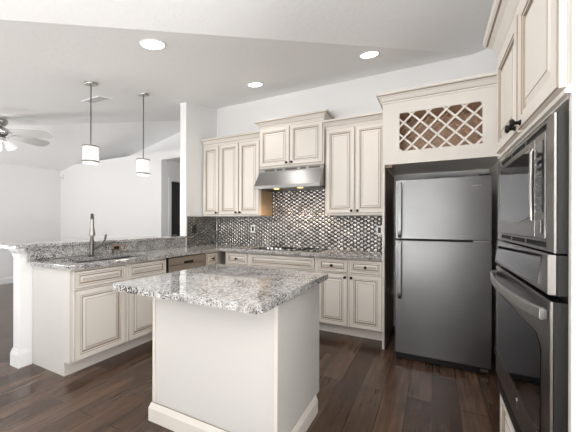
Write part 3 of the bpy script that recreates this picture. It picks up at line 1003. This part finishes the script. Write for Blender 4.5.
# wall oven
r = thing('wall_oven', 'dark stainless wall oven with glass door below the microwave', 'oven', (TX, TYF, 0), RN)
MB().box(AX + 0.012, AX + AW - 0.008, 0.004, 0.55, 0.53, 1.18).build('body', M['dark'], r)
MB().box(AX, AX + AW, -0.0215, 0.003, 1.078, 1.182).box(AX, AX + AW, -0.0275, 0.003, 0.548, 1.06).build('front_side', M['dark'], r)
cpl = MB().prism([(-0.022, 1.076), (OUT - 0.012, 1.078), (OUT - 0.002, 1.183), (-0.022, 1.183)], 'x', X0, X1).build('control_panel', M['oven_steel'], r, bevel=0.003)
dd = MB()
dd.prism([(OUT - 0.0115, 1.092), (OUT - 0.0130, 1.092), (OUT - 0.0048, 1.175), (OUT - 0.0033, 1.175)], 'x', X0 + 0.05, X1 - 0.085).build('display', M['glass_black'], cpl)
MB().box(X1 - 0.004, X1 + 0.0005, OUT - 0.0135, OUT + 0.003, 1.08, 1.183).build('edge_strip', M['chrome'], cpl)
DO = OUT - 0.007
od = MB().box(X0, X1, DO, -0.028, 0.545, 1.062).build('door', M['oven_steel'], r, bevel=0.004)
gp = [(X0 + 0.045, 0.672), (X0 + 0.05, 0.668), (X1 - 0.08, 0.668), (X1 - 0.075, 0.672), (X1 - 0.075, 0.915), (X1 - 0.115, 0.945), (X0 + 0.095, 0.945), (X0 + 0.055, 0.915)]
MB().prism(gp, 'y', DO - 0.0025, DO - 0.0005).build('window', M['glass_black'], od)
MB().box(X0 + 0.001, X1 - 0.001, DO - 0.0022, DO - 0.0004, 0.660, 0.665).build('trim_line', M['bright_steel'], od)
hp = []
for i in range(15):
    t = i / 14
    xx = X0 + 0.02 + (AW - 0.045) * t
    hp.append((xx, DO - 0.012 - 0.036 * math.sin(PI * t) ** 0.6, 1.022))
hb = MB()
# flat bowed bar: sweep a tall thin section along the arc
sec = []
for (px, py, pz_) in hp:
    sec.append([hb.bm.verts.new(q) for q in ((px, py, pz_ - 0.017), (px, py - 0.007, pz_ - 0.013), (px, py - 0.007, pz_ + 0.013), (px, py, pz_ + 0.017), (px, py + 0.010, pz_ + 0.012), (px, py + 0.010, pz_ - 0.012))])
for A, B in zip(sec, sec[1:]):
    for j in range(6):
        hb.face([A[j], A[(j + 1) % 6], B[(j + 1) % 6], B[j]])
hb.face(sec[0])
hb.face(sec[-1][::-1])
hb.build('handle', M['steel'], od, smooth=True)
for xx in (X0 + 0.022, X1 - 0.03):
    MB().box(xx - 0.012, xx + 0.012, DO - 0.020, DO + 0.0, 1.008, 1.036).build('handle_mount', M['oven_steel'], od, bevel=0.003)
MB().box(X1 - 0.004, X1 + 0.0005, DO - 0.001, DO + 0.004, 0.547, 1.06).build('edge_strip', M['chrome'], od)
eb = MB().lathe([(0.0, -0.0008), (0.008, -0.0008), (0.008, 0.0)], (X0 + 0.40, DO - 0.0003, 0.622), 'y', 16)
eb.box(X0 + 0.397, X0 + 0.403, DO - 0.0009, DO - 0.0001, 0.585, 0.610)
eb.build('emblem', M['bright_steel'], od)
MB().box(X0, X1, OUT, -0.0005, 0.472, 0.543).build('bottom_trim', M['dark'], r, bevel=0.002)

# ------------------------------------------------------------------ ceiling fixtures
slope_x = math.atan(SL)


def recessed(label, x, y):
    z = ceil_z(x, y)
    r = thing('recessed_light', label, 'ceiling light', (x, y, z - 0.0015), 0, 'recessed ceiling lights')
    r.rotation_euler = (slope_x, 0, 0)
    MB().lathe([(0.084, -0.004), (0.086, -0.006), (0.096, -0.004), (0.098, 0.0), (0.084, 0.0)], (0, 0, 0), 'z', 32).build('trim_ring', M['trim'], r, smooth=True)
    MB().lathe([(0.0, -0.008), (0.0835, -0.005), (0.0835, -0.001), (0.0, -0.001)], (0, 0, 0), 'z', 28).build('lamp', M['lamp'], r)
    d = bpy.data.lights.new('recessed_lamp_light', 'SPOT')
    d.energy = 12
    d.color = (1.0, 0.97, 0.94)
    d.spot_size = 2.0
    d.spot_blend = 1.0
    d.shadow_soft_size = 0.07
    o = bpy.data.objects.new('recessed_lamp_light', d)
    C.objects.link(o)
    o.parent = r
    o.location = (0, 0, -0.03)
    o.rotation_euler = (-slope_x, 0, 0)


recessed('round recessed ceiling light nearest the viewer, above the island', -1.98, 1.60)
recessed('round recessed ceiling light above the right edge of the island', -0.58, 1.60)  # assumed fitting out of view, added to light island side and cabinet doors
recessed('round recessed ceiling light above the left wall cabinet', -1.98, 3.08)
recessed('round recessed ceiling light above the right wall cabinet, by the ceiling crease', -0.58, 3.01)


def pendant(label, x, y, ztop_shade, rad, hgt):
    zc = ceil_z(x, y)
    r = thing('pendant_light', label, 'pendant light', (x, y, zc), 0, 'pendants over the bar')
    c = MB().lathe([(0.040, -0.017), (0.060, -0.015), (0.063, -0.010), (0.063, 0.0)], (0, 0, -0.001), 'z', 28).build('canopy', M['chrome'], r, smooth=True)
    c.rotation_euler = (slope_x, 0, 0)
    zs_ = ztop_shade - zc
    MB().lathe([(0.0055, zs_ + 0.0), (0.0055, -0.012)], (0, 0, 0), 'z', 10).build('rod', M['pewter'], r, smooth=True)
    sh = MB().lathe([(rad - 0.004, zs_ - hgt + 0.003), (rad, zs_ - hgt + 0.003), (rad, zs_ - 0.004), (rad - 0.004, zs_ - 0.004)], (0, 0, 0), 'z', 32).build('lamp_shade', M['glow'], r, smooth=True)
    MB().lathe([(0.0, zs_ - 0.004), (rad + 0.004, zs_ - 0.010), (rad + 0.004, zs_), (0.012, zs_ + 0.001), (0.010, zs_ + 0.012), (0.0, zs_ + 0.012)], (0, 0, 0), 'z', 32).build('top_cap', M['pewter'], sh, smooth=True)
    MB().lathe([(rad + 0.0005, zs_ - hgt + 0.014), (rad + 0.004, zs_ - hgt + 0.014), (rad + 0.004, zs_ - hgt + 0.026), (rad + 0.0005, zs_ - hgt + 0.026)], (0, 0, 0), 'z', 32).build('bottom_band', M['pewter'], sh, smooth=True)
    MB().lathe([(0.0, zs_ - hgt + 0.006), (rad - 0.006, zs_ - hgt + 0.006), (rad - 0.006, zs_ - hgt + 0.010), (0.0, zs_ - hgt + 0.010)], (0, 0, 0), 'z', 28).build('diffuser', M['glow'], sh)
    d = bpy.data.lights.new('pendant_bulb', 'POINT')
    d.energy = 7
    d.color = (1, 0.95, 0.88)
    d.shadow_soft_size = rad
    o = bpy.data.objects.new('pendant_bulb', d)
    C.objects.link(o)
    o.parent = r
    o.location = (0, 0, zs_ - hgt - 0.09)


pendant('rod pendant with glowing white drum shade, larger and nearer of the two over the bar', -3.21, 1.84, 2.055, 0.072, 0.182)
pendant('rod pendant with glowing white drum shade, farther of the two, beside the partition', -3.21, 2.46, 2.035, 0.073, 0.195)

# supply vent on the sloped ceiling
r = thing('ceiling_vent', 'flat white slotted air vent on the sloped ceiling beside the near pendant', 'vent', (-3.77, 2.235, ceil_z(-3.77, 2.235) - 0.001))
r.rotation_euler = (slope_x, 0, 0)
f = MB()
for a, b_, c, d in ((-0.18, 0.18, -0.09, -0.07), (-0.18, 0.18, 0.07, 0.09), (-0.18, -0.155, -0.07, 0.07), (0.155, 0.18, -0.07, 0.07)):
    f.box(a, b_, c, d, -0.010, 0)
f.build('frame', M['trim'], r, bevel=0.002)
f = MB()
for i in range(7):
    f.box(-0.154, 0.154, -0.063 + i * 0.019, -0.051 + i * 0.019, -0.009, -0.004)
f.build('slats', M['fan_blade'], r)

# ceiling fan in the living room
FX, FY = -5.53, 1.94
fz = ceil_z(FX, FY)
r = thing('ceiling_fan', 'pale ceiling fan with three-lamp light kit in the living room', 'ceiling fan', (FX, FY, fz), 0.55)
MB().lathe([(0.05, -0.085), (0.075, -0.04), (0.08, -0.02), (0.075, 0.0)], (0, 0, -0.018), 'z', 28).build('canopy', M['chrome'], r, smooth=True)
MB().lathe([(0.012, -0.13), (0.012, -0.02)], (0, 0, 0), 'z', 12).build('downrod', M['chrome'], r, smooth=True)
zh = -0.15
MB().lathe([(0.04, zh - 0.12), (0.10, zh - 0.11), (0.125, zh - 0.08), (0.13, zh - 0.04), (0.11, zh - 0.01), (0.05, zh + 0.02), (0.02, zh + 0.03)], (0, 0, 0), 'z', 32).build('motor_housing', M['bright_steel'], r, smooth=True)
for i in range(5):
    a = 2 * PI * i / 5
    b = MB()
    pts = [(0.16, -0.06), (0.30, -0.085), (0.58, -0.095), (0.64, -0.07), (0.66, 0.0), (0.64, 0.07), (0.58, 0.095), (0.30, 0.085), (0.16, 0.06)]
    b.prism(pts, 'z', zh - 0.062, zh - 0.055)
    o = b.build('blade', M['fan_blade'], r)
    for vv in o.data.vertices:
        vv.co.z += vv.co.y * -0.36 
    o.rotation_euler = (0, 0, a)
    b = MB().box(0.10, 0.24, -0.016, 0.016, zh - 0.055, zh - 0.048)
    ir = b.build('blade_iron', M['chrome'], o)
lk = MB().lathe([(0.03, zh - 0.20), (0.06, zh - 0.18), (0.06, zh - 0.125)], (0, 0, 0), 'z', 24).build('light_kit', M['bright_steel'], r, smooth=True)
for i in range(3):
    a = 2 * PI * i / 3 + 0.5
    o = MB().lathe([(0.058, -0.12), (0.056, -0.09), (0.045, -0.04), (0.022, 0.0), (0.0, 0.002)], (0, 0, 0), 'z', 22).build('glass_shade', M['glow'], r, (0.065 * math.cos(a), 0.065 * math.sin(a), zh - 0.17), smooth=True)
    o.rotation_euler = (0.0, -0.55, a) if False else (0.55 * math.sin(a), -0.55 * math.cos(a), 0)
d = bpy.data.lights.new('fan_bulb', 'POINT')
d.energy = 6
d.color = (1, 0.95, 0.88)
d.shadow_soft_size = 0.1
o = bpy.data.objects.new('fan_bulb', d)
C.objects.link(o)
o.parent = r
o.location = (0, 0, zh - 0.42)

# small wall sensor in the living room corner
r = thing('motion_sensor', 'tiny white motion sensor high in the living room corner', 'sensor', (-7.72, 3.79, 2.30), 0.6)
MB().box(-0.03, 0.03, -0.04, 0.0, -0.045, 0.045).build('body', M['white_plastic'], r, bevel=0.008)
MB().box(-0.02, 0.02, -0.043, -0.0405, -0.03, 0.0).build('lens', M['fan_blade'], r)
